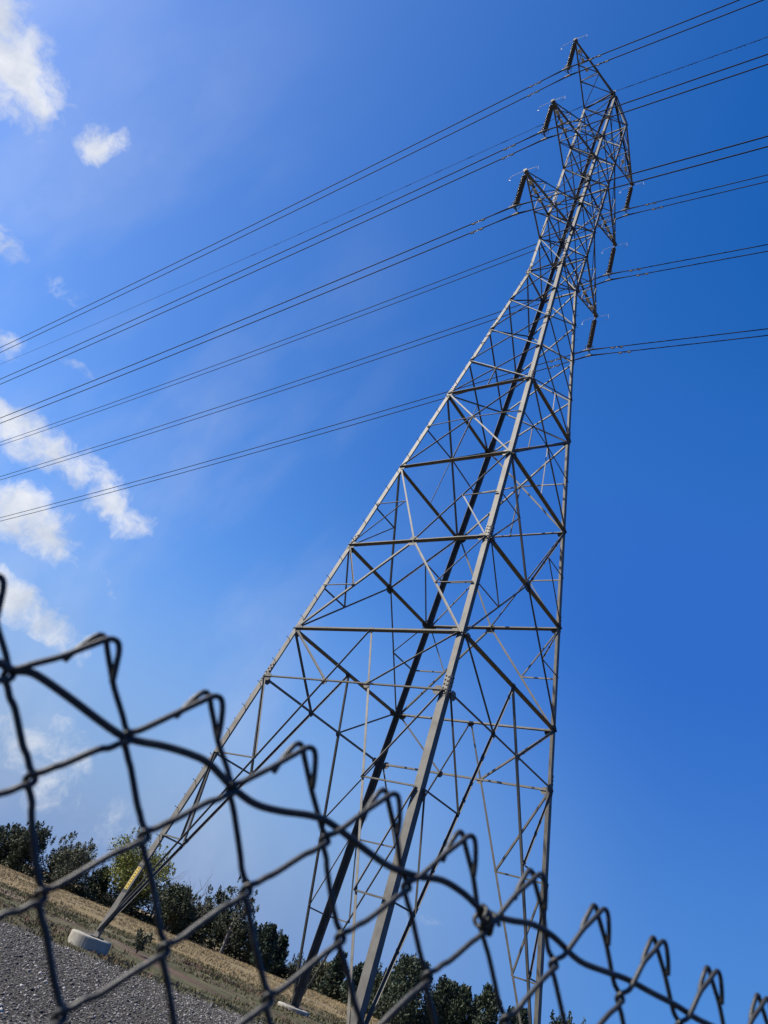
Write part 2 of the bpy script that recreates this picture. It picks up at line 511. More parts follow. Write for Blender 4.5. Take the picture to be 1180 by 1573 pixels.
legs = []
CORNERS = [(-1, -1), (1, -1), (1, 1), (-1, 1)]
for sx, sy in CORNERS:
    mb = TB()
    segs = [(-0.12, Z[1], 0.29, 0.024), (Z[1], Z[5], 0.24, 0.022), (Z[5], Z[9], 0.22, 0.02), (Z[9], Z[13], 0.185, 0.018), (Z[13], Z[16], 0.165, 0.016)]
    for z0, z1, w, t in segs:
        a, b = hw(z0), hw(z1)
        mb.angle((sx * a, sy * a, z0), (sx * b, sy * b, z1), (-sx, 0, 0), (0, -sy, 0), w, t)
    b = 0.07
    mb.angle((sx * W16, sy * W16, Z[16]), (sx * b, sy * b, Z_APEX), (-sx, 0, 0), (0, -sy, 0), 0.13, 0.014)
    mb.box((sx * hw(0), sy * hw(0), -0.035), (0.3, 0, 0), (0, 0.3, 0), (0, 0, 0.02))
    leg = mb.build('leg', STEEL)
    legs.append(leg)
    for zi in (1, 3, 5, 7, 9, 12, 14):
        z = Z[zi] + 0.25
        w = hw(z); h = 0.45 if zi < 9 else 0.32
        sp = TB(); k = 0.125 if zi < 6 else 0.10
        wd, wu = hw(z - h), hw(z + h)
        for (ax, ay, nx, ny) in ((-sx, 0, 0, sy), (0, -sy, sx, 0)):
            a = Vector((sx * wd + nx * 0.008, sy * wd + ny * 0.008, z - h)); c2 = Vector((sx * wu + nx * 0.008, sy * wu + ny * 0.008, z + h))
            e = Vector((ax, ay, 0)); n = Vector((nx, ny, 0))
            mid = (a + c2) / 2 + e * k
            sp.box(mid, (c2 - a) / 2, e * k * 0.92, n * 0.008)
        plate = sp.build('splice_plate', STEEL, leg)
        bt = TB()
        for (ax, ay, nx, ny) in ((-sx, 0, 0, sy), (0, -sy, sx, 0)):
            a = Vector((sx * wd, sy * wd, z - h)); c2 = Vector((sx * wu, sy * wu, z + h))
            e = Vector((ax, ay, 0)); n = Vector((nx, ny, 0))
            for i in range(5):
                for q in (0.55, 1.5):
                    p = a.lerp(c2, 0.12 + 0.19 * i + (0.05 if q > 1 else 0)) + e * k * q + n * 0.03
                    bt.box(p, e * 0.024, n * 0.018, (0, 0, 0.024))
        # bolts belong to the plate: joined into its mesh
        bm_v = [(x, y, zz) for x, y, zz in bt.v]
        b2 = MB(); b2.v = [tuple(v.co) for v in plate.data.vertices]; b2.f = [tuple(p.vertices) for p in plate.data.polygons]
        nf = len(b2.f)
        b2.add([(x, y, zz + 0.5) for x, y, zz in bm_v], bt.f)
        me = bpy.data.meshes.new('splice_plate'); me.from_pydata(b2.v, [], b2.f); me.materials.append(STEEL); me.materials.append(BOLT)
        for i, p in enumerate(me.polygons): p.material_index = 0 if i < nf else 1
        plate.data = me

# step bolts up the corner on the left, and a few up the far right corner
def step_bolt_points(sx, sy, z0, z1, dz):
    z, i = z0, 0
    while z < z1:
        w = hw(z)
        out = Vector((0, sy, 0)) if i % 2 else Vector((sx, 0, 0))
        yield Vector((sx * w - (sx * 0.10 if i % 2 else 0), sy * w - (0 if i % 2 else sy * 0.10), z)), out
        z += dz; i += 1
for p, out in step_bolt_points(-1, -1, 3.2, 60.0, 0.58):
    mb = TB()
    mb.tube([p - out * 0.03, p + out * 0.17, p + out * 0.172 + Vector((0, 0, 0.035))], 0.015, 6)
    mb.build('step_bolt', BOLT, legs[0])
mb = TB()
for p, out in step_bolt_points(1, 1, 36.0, 60.0, 0.5):
    mb.tube([p - out * 0.03, p + out * 0.17, p + out * 0.172 + Vector((0, 0, 0.035))], 0.015, 6)
tag(mb.build('step_bolt_ladder', BOLT, legs[2]), kind='stuff')
# painted marker on the foot of that leg
mb = TB()
a, b = Vector((-hw(1.66), -hw(1.66) - 0.006, 1.66)), Vector((-hw(2.60), -hw(2.60) - 0.006, 2.60))
ex = Vector((1, 0, 0))
mb.box((a + b) / 2 + ex * 0.125, (b - a) / 2, ex * 0.085, Vector((0, 0.004, 0)))
sign = mb.build('warning_marker', YELLOW, legs[0]); tag(sign, 'yellow warning strip on the leg')
mb = TB()
for i in range(8):
    p = a.lerp(b, 0.12 + 0.11 * i) + ex * 0.125 + Vector((0, -0.006, 0))
    mb.box(p, ex * 0.035, (b - a).normalized() * 0.018, Vector((0, 0.002, 0)))
for f_ in (0.0, 1.0):
    p = a.lerp(b, f_) + ex * 0.125 + Vector((0, -0.006, 0))
    mb.box(p, ex * 0.122, (b - a).normalized() * 0.05, Vector((0, 0.002, 0)))
me = mb.build('marker_print', BLACK_PAINT, legs[0])

M2W = hw(Z[2]); 
H1, H2 = 7.38, 3.83
def foot_line(z):
    """s of the long hip brace (from the middle of level 2 down to the foot) at height z, on the minus side, as a fraction of that face"""
    x2, z2 = 0.0, Z[2]
    x0, z0 = -hw(0.15) * 0.97, 0.15
    x = x0 + (x2 - x0) * (z - z0) / (z2 - z0)
    return x / hw(z)
P1S = foot_line(Z[1])
for f in range(4):
    inner = f == 2
    # ---- horizontals
    for i, w in ((1, 0.085), (2, 0.125), (3, 0.125), (4, 0.115), (5, 0.105), (9, 0.09), (10, 0.08), (11, 0.08), (13, 0.08), (14, 0.075), (16, 0.085)):
        member('horizontal_beam', f, (-0.985, Z[i]), (0.985, Z[i]), w, off=0.010 if i % 2 else 0.012, flip=(inner and i in (2, 4)))
        if i in (2, 3, 4, 5):   # the heavy ones are two angles back to back
            member('horizontal_beam', f, (-0.98, Z[i] + 0.004), (0.98, Z[i] + 0.004), w * 0.9, off=-0.006, flip=True)
    # ---- hips: W of braces between levels 1 and 2, the long legs of the hips
    for s in (-1, 1):
        sg = P1S if s < 0 else -P1S
        member('main_brace', f, (0.0, Z[2]), (sg, Z[1]), 0.085, off=0.018 + 0.002 * s, flip=s > 0)
        member('main_brace', f, (s * 0.97, Z[2]), (sg, Z[1]), 0.085, off=0.024 + 0.002 * s)
        member('main_brace', f, (sg, Z[1]), ((foot_line(0.15) if s < 0 else -foot_line(0.15)), 0.15), 0.095, off=0.019 + 0.002 * s, flip=s > 0)
        fl = lambda z: foot_line(z) if s < 0 else -foot_line(z)
        member('main_brace', f, (s * 0.97, Z[1]), (fl(H1), H1), 0.085, off=0.031)
        member('secondary_strut', f, (s * 0.97, H1), (fl(H1), H1 + 0.02), 0.065, off=0.034)
        member('secondary_strut', f, (s * 0.97, H1), (fl(H2), H2 + 0.02), 0.075, off=0.037)
        member('secondary_strut', f, (s * 0.97, H2), (fl(H2), H2), 0.06, off=0.040)
        # ---- K braces from the middle of level 3
        member('main_brace', f, (0.0, Z[3]), (s * 0.98, Z[4]), 0.085, off=0.018 + 0.003 * s, flip=s < 0)
        member('main_brace', f, (0.0, Z[3]), (s * 0.98, Z[2]), 0.085, off=0.026 + 0.003 * s, flip=s < 0)
        zl, zu = (Z[2] + Z[3]) / 2, (Z[3] + Z[4]) / 2
        sl = s * 0.5 * hw(Z[2]) / hw(zl); su = s * 0.5 * hw(Z[4]) / hw(zu)
        member('secondary_strut', f, (s * 0.97, zl), (sl, zl), 0.06, off=0.036)
        member('secondary_strut', f, (s * 0.97, Z[3]), (sl, zl), 0.06, off=0.039)
        member('secondary_strut', f, (s * 0.97, zu), (su, zu), 0.055, off=0.042)
        member('secondary_strut', f, (s * 0.97, Z[3]), (su, zu), 0.055, off=0.045)
    # ---- crossing of panel 4-5 and its struts
    for i in (4, 5):
        za, zb = Z[i], Z[i + 1]
        wa, wb = hw(za), hw(zb)
        zx = za + (zb - za) * wa / (wa + wb)
        if i == 4:
            for s in (-1, 1):
                member('secondary_strut', f, (s * 0.97, zx - 0.15), (0, zx), 0.055, off=0.030 + 0.002 * s)
        member('secondary_strut', f, (0, zx), (0.0, Z[i]), 0.05, off=0.046)
    for i in range(4, 16):
        w = 0.085 if i == 4 else 0.072 if i < 9 else 0.062
        member('diagonal_brace', f, (-0.975, Z[i]), (0.975, Z[i + 1]), w, off=0.020)
        member('diagonal_brace', f, (0.975, Z[i]), (-0.975, Z[i + 1]), w, off=0.006, flip=False)
    # ---- gusset plates
    for (s, z, a, b) in tuple((q * 0.92, Z[i], 0.20, 0.17) for q in (-1, 1) for i in (1, 2, 3, 4, 5, 9)) + ((0, Z[3], 0.26, 0.24), (P1S, Z[1], 0.16, 0.15), (-P1S, Z[1], 0.16, 0.15), (0, Z[2], 0.18, 0.13)):
        p = fp(f, s, z, 0.052); mb = TB()
        ax = Vector((*FACES[f][1], 0)); n = Vector((*FACES[f][0], 0))
        pts = [(-a, 0.3 * b), (-0.5 * a, b), (0.5 * a, b), (a, 0.3 * b), (a, -0.3 * b), (0.5 * a, -b), (-0.5 * a, -b), (-a, -0.3 * b)]
        vs = [p + ax * x + Vector((0, 0, y)) + n * o for o in (-0.007, 0.007) for x, y in pts]
        mb.add(vs, [tuple(range(7, -1, -1)), tuple(range(8, 16))] + [(k, (k + 1) % 8, (k + 1) % 8 + 8, k + 8) for k in range(8)])
        mb.build('gusset_plate', STEEL)
# plan bracing at the arm levels
for i in (9, 10, 11, 13, 14, 16):
    w = hw(Z[i]) * 0.96
    for s in (-1, 1):
        mb = TB(); mb.bar((-w, -w * s, Z[i] + 0.05 + 0.03 * s), (w, w * s, Z[i] + 0.05 + 0.03 * s), 0.06, 0.04)
        mb.build('plan_brace', STEEL)

# ---- crossarms
def crossarm(lo, up, L, zt, side, which):
    mb = TB()
    wl = hw(Z[lo]); T = Vector((0, side * L, zt))
    zl = Z[lo]
    lows = [Vector((sx * wl, side * wl, zl)) for sx in (-1, 1)]
    if up is None: ups = [Vector((sx * 0.07, side * 0.07, Z_APEX - 0.03)) for sx in (-1, 1)]
    else:
        wu = hw(Z[up]); ups = [Vector((sx * wu, side * wu, Z[up])) for sx in (-1, 1)]
    lacing = []
    tips = [T + Vector((sx * 0.06, 0, 0)) for sx in (-1, 1)]
    tipu = [T + Vector((sx * 0.05, 0, 0.13)) for sx in (-1, 1)]
    for k, sx in ((0, -1), (1, 1)):
        mb.angle(lows[k], tips[k], (-sx, 0, 0), (0, 0, 1), 0.105, 0.012)
        mb.angle(ups[k], tipu[k], (-sx, 0, 0), (0, 0, -1), 0.095, 0.012)
    mb.box(T + Vector((0, 0, 0.06)), (0.12, 0, 0), (0, 0.14, 0), (0, 0, 0.10))
    mb.box(T + Vector((0, side * 0.05, -0.1)), (0.02, 0, 0), (0, 0.09, 0), (0, 0, 0.12))
    arm = mb.build('crossarm', STEEL)
    tag(arm, which)
    lo_at = lambda k, f: lows[k].lerp(tips[k], f)
    up_at = lambda k, f: ups[k].lerp(tipu[k], f)
    fr = [0.0, 0.42, 0.66, 0.84]
    def lace(P, Q, w=0.045, up=(0, 0, 1)):
        b = TB(); b.bar(P, Q, w, 0.035, up); b.build('lacing_bar', STEEL, arm)
    for i, f in enumerate(fr):
        if i:
            lace(lo_at(0, f) + Vector((0, 0, 0.03)), lo_at(1, f) + Vector((0, 0, 0.03)), 0.06)
            for k in (0, 1): lace(lo_at(k, f), up_at(k, f), 0.045, (1, 0, 0))
            if i < 3: lace(up_at(0, f), up_at(1, f), 0.04)
        if i < 3:
            g = fr[i + 1]
            if i == 0:
                lace(lo_at(0, f) + Vector((0, 0, 0.07)), lo_at(1, g) + Vector((0, 0, 0.07)), 0.05)
                lace(lo_at(1, f) + Vector((0, 0, 0.11)), lo_at(0, g) + Vector((0, 0, 0.11)), 0.05)
            else:
                lace(lo_at(i % 2, f) + Vector((0, 0, 0.07)), lo_at(1 - i % 2, g) + Vector((0, 0, 0.07)), 0.045)
            for k in (0, 1): lace(up_at(k, f), lo_at(k, g), 0.045, (1, 0, 0))
    # small gusset plates on the arm's middle line, sunlit white put into their colour
    for f in (0.55, 0.70, 0.84):
        g = TB(); c = lo_at(0, f).lerp(lo_at(1, f), 0.5)
        g.box(c + Vector((0, 0, 0.0)), (0.10, 0, 0), (0, 0.16, 0), (0, 0, 0.008)); g.build('gusset_plate', WHITE_STEEL, arm)
    return arm
WORD = ['lowest', 'middle', 'topmost']
for j, (lo, up, L, zt) in enumerate(ARM):
    for side in (-1, 1):
        crossarm(lo, up, L, zt, side, None)
# earth-wire clamp at the peak
mb = TB()
mb.box((0, 0, Z_APEX + 0.02), (0.14, 0, 0), (0, 0.14, 0), (0, 0, 0.05)); mb.box((0, 0, Z_APEX + 0.16), (0.2, 0, 0), (0, 0.025, 0), (0, 0, 0.09))
mb.build('peak_cap', STEEL)

# ------------------------------------------------------------------ insulator strings, conductors
CLAMP = {(-1, 0): (0.28, -5.831, 40.49), (-1, 1): (0.25, -5.824, 48.33), (-1, 2): (0.34, -5.974, 55.73), (1, 0): (0.18, 5.831, 40.72), (1, 1): (0.16, 5.824, 48.55), (1, 2): (0.07, 5.974, 56.54)}
SEP = 0.25
SIDE = {-1: 'near', 1: 'far'}
disc_me = rod_me = None
def disc_mesh():
    mb = MB()
    mb.lathe([(0.045, 0.075), (0.055, 0.045), (0.09, 0.038), (0.155, 0.008), (0.168, -0.015), (0.16, -0.026), (0.11, -0.012), (0.10, -0.03), (0.06, -0.02), (0.035, -0.06)], (0, 0, 0), 20)
    o = mb.build('disc', PORCELAIN, None, True)
    return o
disc0 = disc_mesh()
first = True
for (side, j), cpos in CLAMP.items():
    lo, up, L, zt = ARM[j]
    T = Vector((0, side * L, zt - 0.2)); Cp = Vector(cpos)
    axis = (Cp - T); length = axis.length; axis.normalize()
    s = empty('insulator_string', T)
    tag(s, 'brown ribbed insulator string hanging from the %s crossarm on the %s side' % (WORD[j], 'camera' if side < 0 else 'far'), 'insulator', 'insulator strings hanging from the crossarms')
    q = (-axis).to_track_quat('Z', 'Y')
    n = 17
    top, bot = 0.28, length - 0.55
    for i in range(n):
        if first and i == 0: d = disc0
        else:
            d = disc0.copy(); COL.objects.link(d)
        d.parent = s; d.location = axis * (top + (bot - top) * (i + 0.5) / n); d.rotation_euler = q.to_euler()
    first = False
    mb = MB(); mb.tube([(0, 0, 0.05), axis * (length - 0.35)], 0.03, 8); mb.build('link_rod', DARK_STEEL, s)
    e = axis * (length - 0.33)
    mb = MB()   # yoke plate carrying both conductors
    vs = [e + Vector((o, y, z)) for o in (-0.012, 0.012) for y, z in ((0, 0.12), (-SEP - 0.05, -0.10), (-SEP - 0.05, -0.17), (SEP + 0.05, -0.17), (SEP + 0.05, -0.10))]
    mb.add(vs, [(4, 3, 2, 1, 0), (5, 6, 7, 8, 9)] + [(k, (k + 1) % 5, (k + 1) % 5 + 5, k + 5) for k in range(5)])
    mb.build('yoke_plate', DARK_STEEL, s)
    for y in (-SEP, SEP):
        mb = MB()
        mb.bar(e + Vector((0, y, -0.13)), e + Vector((0, y, -0.30)), 0.05)
        mb.tube([e + Vector((-0.32, y, -0.36)), e + Vector((-0.15, y, -0.33)), e + Vector((0.15, y, -0.33)), e + Vector((0.32, y, -0.36))], [0.035, 0.075, 0.075, 0.035], 8)
        mb.build('suspension_clamp', DARK_STEEL, s)
    mb = MB()   # arcing horns: a thin rod along the line with hooked ends
    pts = [(-0.86, 0, -0.42), (-0.98, 0.0, -0.36), (-0.92, 0, 0.02), (0, 0, 0.12), (0.92, 0, 0.02), (0.98, 0.0, -0.36), (0.72, 0.0, -0.52)]
    mb.tube([Vector((x, side * 0.10, z + 0.10)) for x, _, z in pts], 0.013, 6)
    mb.build('arcing_horn', WHITE_STEEL, s)
    mb = MB()   # lower horn ring
    c = axis * (length - 0.52)
    mb.tube([c + Vector((0.26 * math.cos(a), 0.26 * math.sin(a), 0)) for a in [2 * math.pi * k / 16 for k in range(17)]], 0.022, 6, False)
    mb.tube([c + Vector((-0.26, 0, 0)), c + Vector((0.26, 0, 0))], 0.015, 6)
    mb.build('grading_ring', DARK_STEEL, s)

def span_pts(P, sgn, steps):
    sl, cu, tl = (-0.14987, 0.000348, -0.0147) if sgn < 0 else (-0.1425, 0.00018, -0.0060)
    out = []
    for x in steps:
        out.append(Vector((P[0] + sgn * x, P[1] + tl * x, P[2] + sl * x + cu * x * x)))
    return out
def conductor_points(P, extra=0.0):
    far = [0.6, 1.2, 2, 3, 4, 6, 9, 13, 18, 24, 32, 40, 50, 62, 76, 92, 110, 130, 155, 180, 210, 240, 280, 320, 360, 400, 430]
    farr = [0.6, 1.2, 2, 3, 4, 6, 9, 13, 18, 24, 32, 40, 50, 62, 76, 92, 110, 130, 155, 180, 210, 240, 280, 320, 360]
    return list(reversed(span_pts(P, -1, far))) + [Vector(P)] + span_pts(P, 1, farr)

def damper(parent, Pt, dirv):
    mb = MB()
    d = dirv.normalized(); up = Vector((0, 0, 1))
    c = Pt - up * 0.10
    mb.bar(Pt, c, 0.04)
    mb.tube([c - d * 0.30, c - up * 0.02, c + d * 0.30], 0.012, 5)
    for s in (-1, 1):
        mb.tube([c + d * s * 0.20, c + d * s * 0.22, c + d * s * 0.40, c + d * s * 0.42], [0.03, 0.05, 0.05, 0.03], 8)
    mb.build('vibration_damper', DARK_STEEL, parent)

for (side, j), cpos in CLAMP.items():
    for y in (-1, 1):
        P = (cpos[0], cpos[1] + y * SEP, cpos[2])
        if side < 0: pos = 'outer' if y < 0 else 'inner'
        else: pos = 'inner' if y < 0 else 'outer'
        pts = conductor_points(P)
        mb = MB(); mb.tube(pts, 0.033, 6)
        w = mb.build('conductor_wire', WIRE, None, True)
        tag(w, '%s dark wire of the twin power lines under the %s crossarm, %s side' % (pos, WORD[j], 'camera' if side < 0 else 'far'), 'power line', 'twin power line conductors')
        mb = MB(); rr = [p for p in pts if abs(p.x - P[0]) <= 1.3]
        mb.tube(rr, [0.036] + [0.048] * (len(rr) - 2) + [0.036], 8); mb.build('armour_rod', WIRE, w)
        for sgn in (-1, 1):
            q = span_pts(P, sgn, [2.15 + 0.35 * (y > 0), 3.0])
            damper(w, q[0], q[1] - q[0])
# earth wire with its spiral dampers
Pe = (0, 0, Z_APEX + 0.2)
far = [2, 6, 12, 20, 32, 46, 62, 80, 100, 130, 160, 200, 250, 300, 360, 430]
epts = [Vector((-x, -0.0147 * x, Pe[2] + (-0.1209) * x + 0.000348 * x * x)) for x in reversed(far)] + [Vector(Pe)] + [Vector((x, -0.006 * x, Pe[2] - 0.1455 * x + 0.00018 * x * x)) for x in far[:-1]]
mb = MB(); mb.tube(epts, 0.017, 6)
ew = mb.build('earth_wire', WIRE, None, True)
tag(ew, 'single thin dashed earth wire running over the very top of the tower', 'power line')
def along(x):
    ax = abs(x)
    return Vector((x, (-0.0147 if x < 0 else -0.006) * ax, Pe[2] + ((-0.1209) * ax + 0.000348 * ax * ax if x < 0 else -0.1455 * ax + 0.00018 * ax * ax)))
for i in range(26):
    x = 1.0 + i * 0.95 + (0.5 if i > 5 else 0) if i < 14 else 1.2 + (i - 14) * 3.2
    if i >= 14: x = -x - 2
    mb = MB()
    mb.tube([along(x + q * 0.09) + Vector((0, 0.03 * math.cos(q * 1.9), 0.03 * math.sin(q * 1.9) - 0.015)) for q in range(8)], 0.02, 5)
    mb.build('spiral_damper', WIRE, ew)

# ------------------------------------------------------------------ concrete footings
for (sx, sy), lab in zip(CORNERS, ['pale round concrete footing on the gravel edge under the leg with the yellow strip', 'pale round concrete footing under the broad bright nearest tower leg', 'pale round concrete footing under the straight upright leg on the right', 'low flush concrete footing under the dark shaded rear tower leg']):
    x, y = sx * hw(0), sy * hw(0)
    r = 0.76
    g = ground_z(x, y)
    mb = MB(); mb.lathe([(r * 1.0, g - 0.35), (r * 1.0, -0.105), (r * 0.985, -0.07), (r * 0.95, -0.055), (0.02, -0.05)], (0, 0, 0), 40)
    rnd = random.Random(int(sx * 3 + sy))
    mb.v = [(vx * (1 + 0.012 * noise.noise(Vector((vx * 3, vy * 3, vz * 3)))), vy * (1 + 0.012 * noise.noise(Vector((vx * 3 + 5, vy * 3, vz)))), vz) for vx, vy, vz in mb.v]
    o = mb.build('concrete_footing', CONCRETE); o.location = (x, y, 0)
    me = o.data
    for p in me.polygons: p.use_smooth = False
    tag(o, lab, 'footing', 'concrete footings of the tower')

# ------------------------------------------------------------------ chain link fence
FP = Vector((20.17988, -26.47998, 1.39557)); FD = Vector((0.339507, 0.940604, -0.011608)); S = 0.07
FN = Vector((FD.y, -FD.x, 0)).normalized()      # towards the camera side
if (CAM - FP).dot(FN) < 0: FN = -FN
DW = 0.0037
rng = random.Random(5)
JIT = {}
def node(k2, row):
    """lattice node: k2 = twice the column number"""
    if (k2, row) not in JIT:
        JIT[(k2, row)] = (rng.uniform(-0.025, 0.025), rng.uniform(-0.03, 0.03))
    jx, jz = JIT[(k2, row)] if row else (0, 0)
    return k2 / 2 + jx, -(0.585 + 0.013 * min(max(k2 / 2, -3), 8)) * row + jz
def fpt(a, z, n=0.0):
    p = FP + FD * (a * S); p = p + Vector((0, 0, z * S)) + FN * n
    return p
def smooth_pts(pts, sub=3):
    out = []
    n = len(pts)
    for i in range(n - 1):
        p0, p1, p2, p3 = pts[max(i - 1, 0)], pts[i], pts[i + 1], pts[min(i + 2, n - 1)]
        for k in range(sub):
            t = k / sub
            out.append(0.5 * ((2 * p1) + (p2 - p0) * t + (2 * p0 - 5 * p1 + 4 * p2 - p3) * t * t + (3 * p1 - p0 - 3 * p2 + p3) * t * t * t))
    out.append(pts[-1])
    return out
fence = empty('chain_link_fence', fpt(4, -27))
tag(fence, 'dark weathered chain link fence with hooked wire ends along its top edge', 'fence')
ROWS = 27
H = 0.0030
DK = DW / S
for i in range(-14, 34):
    pts = []
    even = (i % 2 == 0)     # even wires have their whole-number bound on the left
    L2, R2 = i, i + 1       # bounds in half columns
    int2 = L2 if even else R2
    half2 = R2 if even else L2
    k = int2 / 2
    s = 1 if even else -1   # side on which the wire leaves its peak
    j1, j2 = rng.uniform(-.012, .012), rng.uniform(-.02, .02)
    if not even:            # arrives from the lower left, hooks over the top and back down the right strand
        pts += [fpt(k + 0.215 + j1, -0.29 + j2, 0.0004), fpt(k + 0.178 + j1, -0.17, 0.0014), fpt(k + 0.125, -0.035, 0.0018), fpt(k + 0.075, 0.02, 0.0018), fpt(k + 0.005, 0.0, 0.0026), fpt(k - 0.075, -0.09, 0.0030), fpt(k - 0.16, -0.19, H), fpt(k - 0.25, -0.298, H)]
    else:                   # arrives from the lower right, hooks over to the left above the other strand
        pts += [fpt(k - 0.195 + j1, -0.30 + j2, -0.0002), fpt(k - 0.165 + j1, -0.205, -0.0016), fpt(k - 0.115, -0.07, -0.0018), fpt(k - 0.06, 0.012, -0.0026), fpt(k + 0.0, 0.012, -0.0034), fpt(k + 0.055, -0.06, -0.0034), fpt(k + 0.15, -0.178, -H), fpt(k + 0.25, -0.298, -H)]
    for row in range(1, ROWS):
        at_half = row % 2 == 1
        n2 = half2 if at_half else int2
        a, z = node(n2, row)
        right = n2 == R2                 # node on the wire's right: hooks around the neighbour on the right
        o = 1 if right else -1
        # strands leaning "\" run at the back (-H), "/" at the front (+H)
        inc = -H if right else H
        pts += [fpt(a - o * 0.100, z + 0.135, inc), fpt(a - o * 0.040, z + 0.070, inc * 0.95), fpt(a + o * DK * 0.45, z + 0.022, inc * 0.5), fpt(a + o * DK * 0.45, z - 0.022, -inc * 0.5), fpt(a - o * 0.040, z - 0.070, -inc * 0.95), fpt(a - o * 0.100, z - 0.135, -inc)]
        if row < ROWS - 1:
            nn2 = int2 if at_half else half2
            b, zb = node(nn2, row + 1)
            u_ = rng.uniform(-.012, .012)
            for g_ in (0.33, 0.67):
                pts.append(fpt(a + (b - a) * g_ + u_, z + (zb - z) * g_, -inc))
    mb = MB(); mb.tube(smooth_pts(pts, 3), DW / 2, 8)
    w = mb.build('mesh_wire', FENCE, None, True)
    w.parent = fence; w.matrix_parent_inverse = Matrix.Translation(-Vector(fence.location))
pts = []
LINE = [(-0.59, -.53), (-0.49, -.53), (-0.38, -.49), (-0.25, -.49), (0, -.53), (0.25, -.57), (0.46, -.6), (0.61, -.58), (0.81, -.53), (1.04, -.49), (1.23, -.49), (1.51, -.57), (1.75, -.61), (2.0, -.57), (2.3, -.49), (2.52, -.47), (2.94, -.54), (3.26, -.57), (3.57, -.54), (3.87, -.47), (4.15, -.49), (4.46, -.55), (4.77, -.52), (5.12, -.45), (5.42, -.47), (5.84, -.56), (6.24, -.54), (6.6, -.51), (6.99, -.52), (7.44, -.52), (7.8, -.55)]
LINE = [(-7.5 + 0.42 * q, -.53 + rng.uniform(-.05, .05)) for q in range(16)] + LINE + [(8.2 + 0.42 * q, -.54 + rng.uniform(-.05, .05)) for q in range(21)]
pts = [fpt(k, z, 0.0006 * (-1) ** q) for q, (k, z) in enumerate(LINE)]
mb = MB(); mb.tube(smooth_pts(pts, 4), 0.0023, 10)
w = mb.build('line_wire', FENCE, None, True); w.parent = fence; w.matrix_parent_inverse = Matrix.Translation(-Vector(fence.location))
# tie wire binding the line wire to the mesh
a, z = node(9, 1)
mb = MB()
pts = []
for q in range(40):
    ang = q * 0.52
    pts.append(fpt(a - 0.10 + 0.0052 * q + 0.02 * math.sin(q * 1.3), z + 0.075 - 0.001 * q + math.cos(ang) * 0.090, math.sin(ang) * 0.0058))
mb.tube(smooth_pts(pts, 3), 0.0016, 7)
w = mb.build('tie_wire', FENCE, None, True); w.parent = fence; w.matrix_parent_inverse = Matrix.Translation(-Vector(fence.location))

# ------------------------------------------------------------------ trees
def leaf_cloud(rnd, centre, rad, n, size, up=0.35, flat=1.0):
    """n small leaf sprays spread through a clump"""
    cs = rnd.normal(size=(n, 3)); cs /= np.linalg.norm(cs, axis=1)[:, None]
    rr = rnd.random(n) ** 0.45
    c = np.array(centre) + cs * rr[:, None] * np.array(rad)
    d = rnd.normal(size=(n, 3)); d[:, 2] = np.abs(d[:, 2]) * 0.6 + up; d += cs * 0.7
    d /= np.linalg.norm(d, axis=1)[:, None]
    sgn = np.cross(d, rnd.normal(size=(n, 3))); sgn /= np.linalg.norm(sgn, axis=1)[:, None]
    s = size * (0.6 + 0.8 * rnd.random(n))[:, None]
    v = np.empty((n, 4, 3))
    v[:, 0] = c - d * s * 0.6; v[:, 1] = c + sgn * s * 0.34 - d * s * 0.05; v[:, 2] = c + d * s * 0.8; v[:, 3] = c - sgn * s * 0.34 + d * s * 0.05
    return v.reshape(-1, 3)

def mesh_from(name, v, mat, parent):
    n = len(v) // 4
    me = bpy.data.meshes.new(name)
    me.vertices.add(len(v)); me.vertices.foreach_set('co', v.astype(np.float32).ravel())
    me.loops.add(4 * n); me.loops.foreach_set('vertex_index', np.arange(4 * n, dtype=np.int32))
    me.polygons.add(n); me.polygons.foreach_set('loop_start', np.arange(0, 4 * n, 4, dtype=np.int32)); me.polygons.foreach_set('loop_total', np.full(n, 4, dtype=np.int32))
    me.materials.append(mat); me.update(calc_edges=True); me.validate()
    o = bpy.data.objects.new(name, me); COL.objects.link(o); o.parent = parent
    return o

def branch(mb, rnd, p, d, L, r, depth, spread=0.55):
    pts, rs = [Vector(p)], [r]
    q = Vector(p); dd = Vector(d)
    for i in range(4):
        dd = (dd + Vector(rnd.normal(size=3) * 0.13) + Vector((0, 0, 0.04))).normalized()
        q = q + dd * L / 4; pts.append(q.copy()); rs.append(r * (1 - 0.17 * (i + 1)))
    mb.tube(pts, rs, 5 if depth else 4)
    if depth:
        for i in range(4):
            f = 0.35 + 0.2 * i
            s = pts[0].lerp(pts[-1], min(f, 1)) if False else pts[min(1 + i, 4)]
            nd = (dd + Vector(rnd.normal(size=3)) * spread).normalized()
            branch(mb, rnd, s, nd, L * (0.62 - 0.06 * i), rs[min(1 + i, 4)] * 0.6, depth - 1, spread)

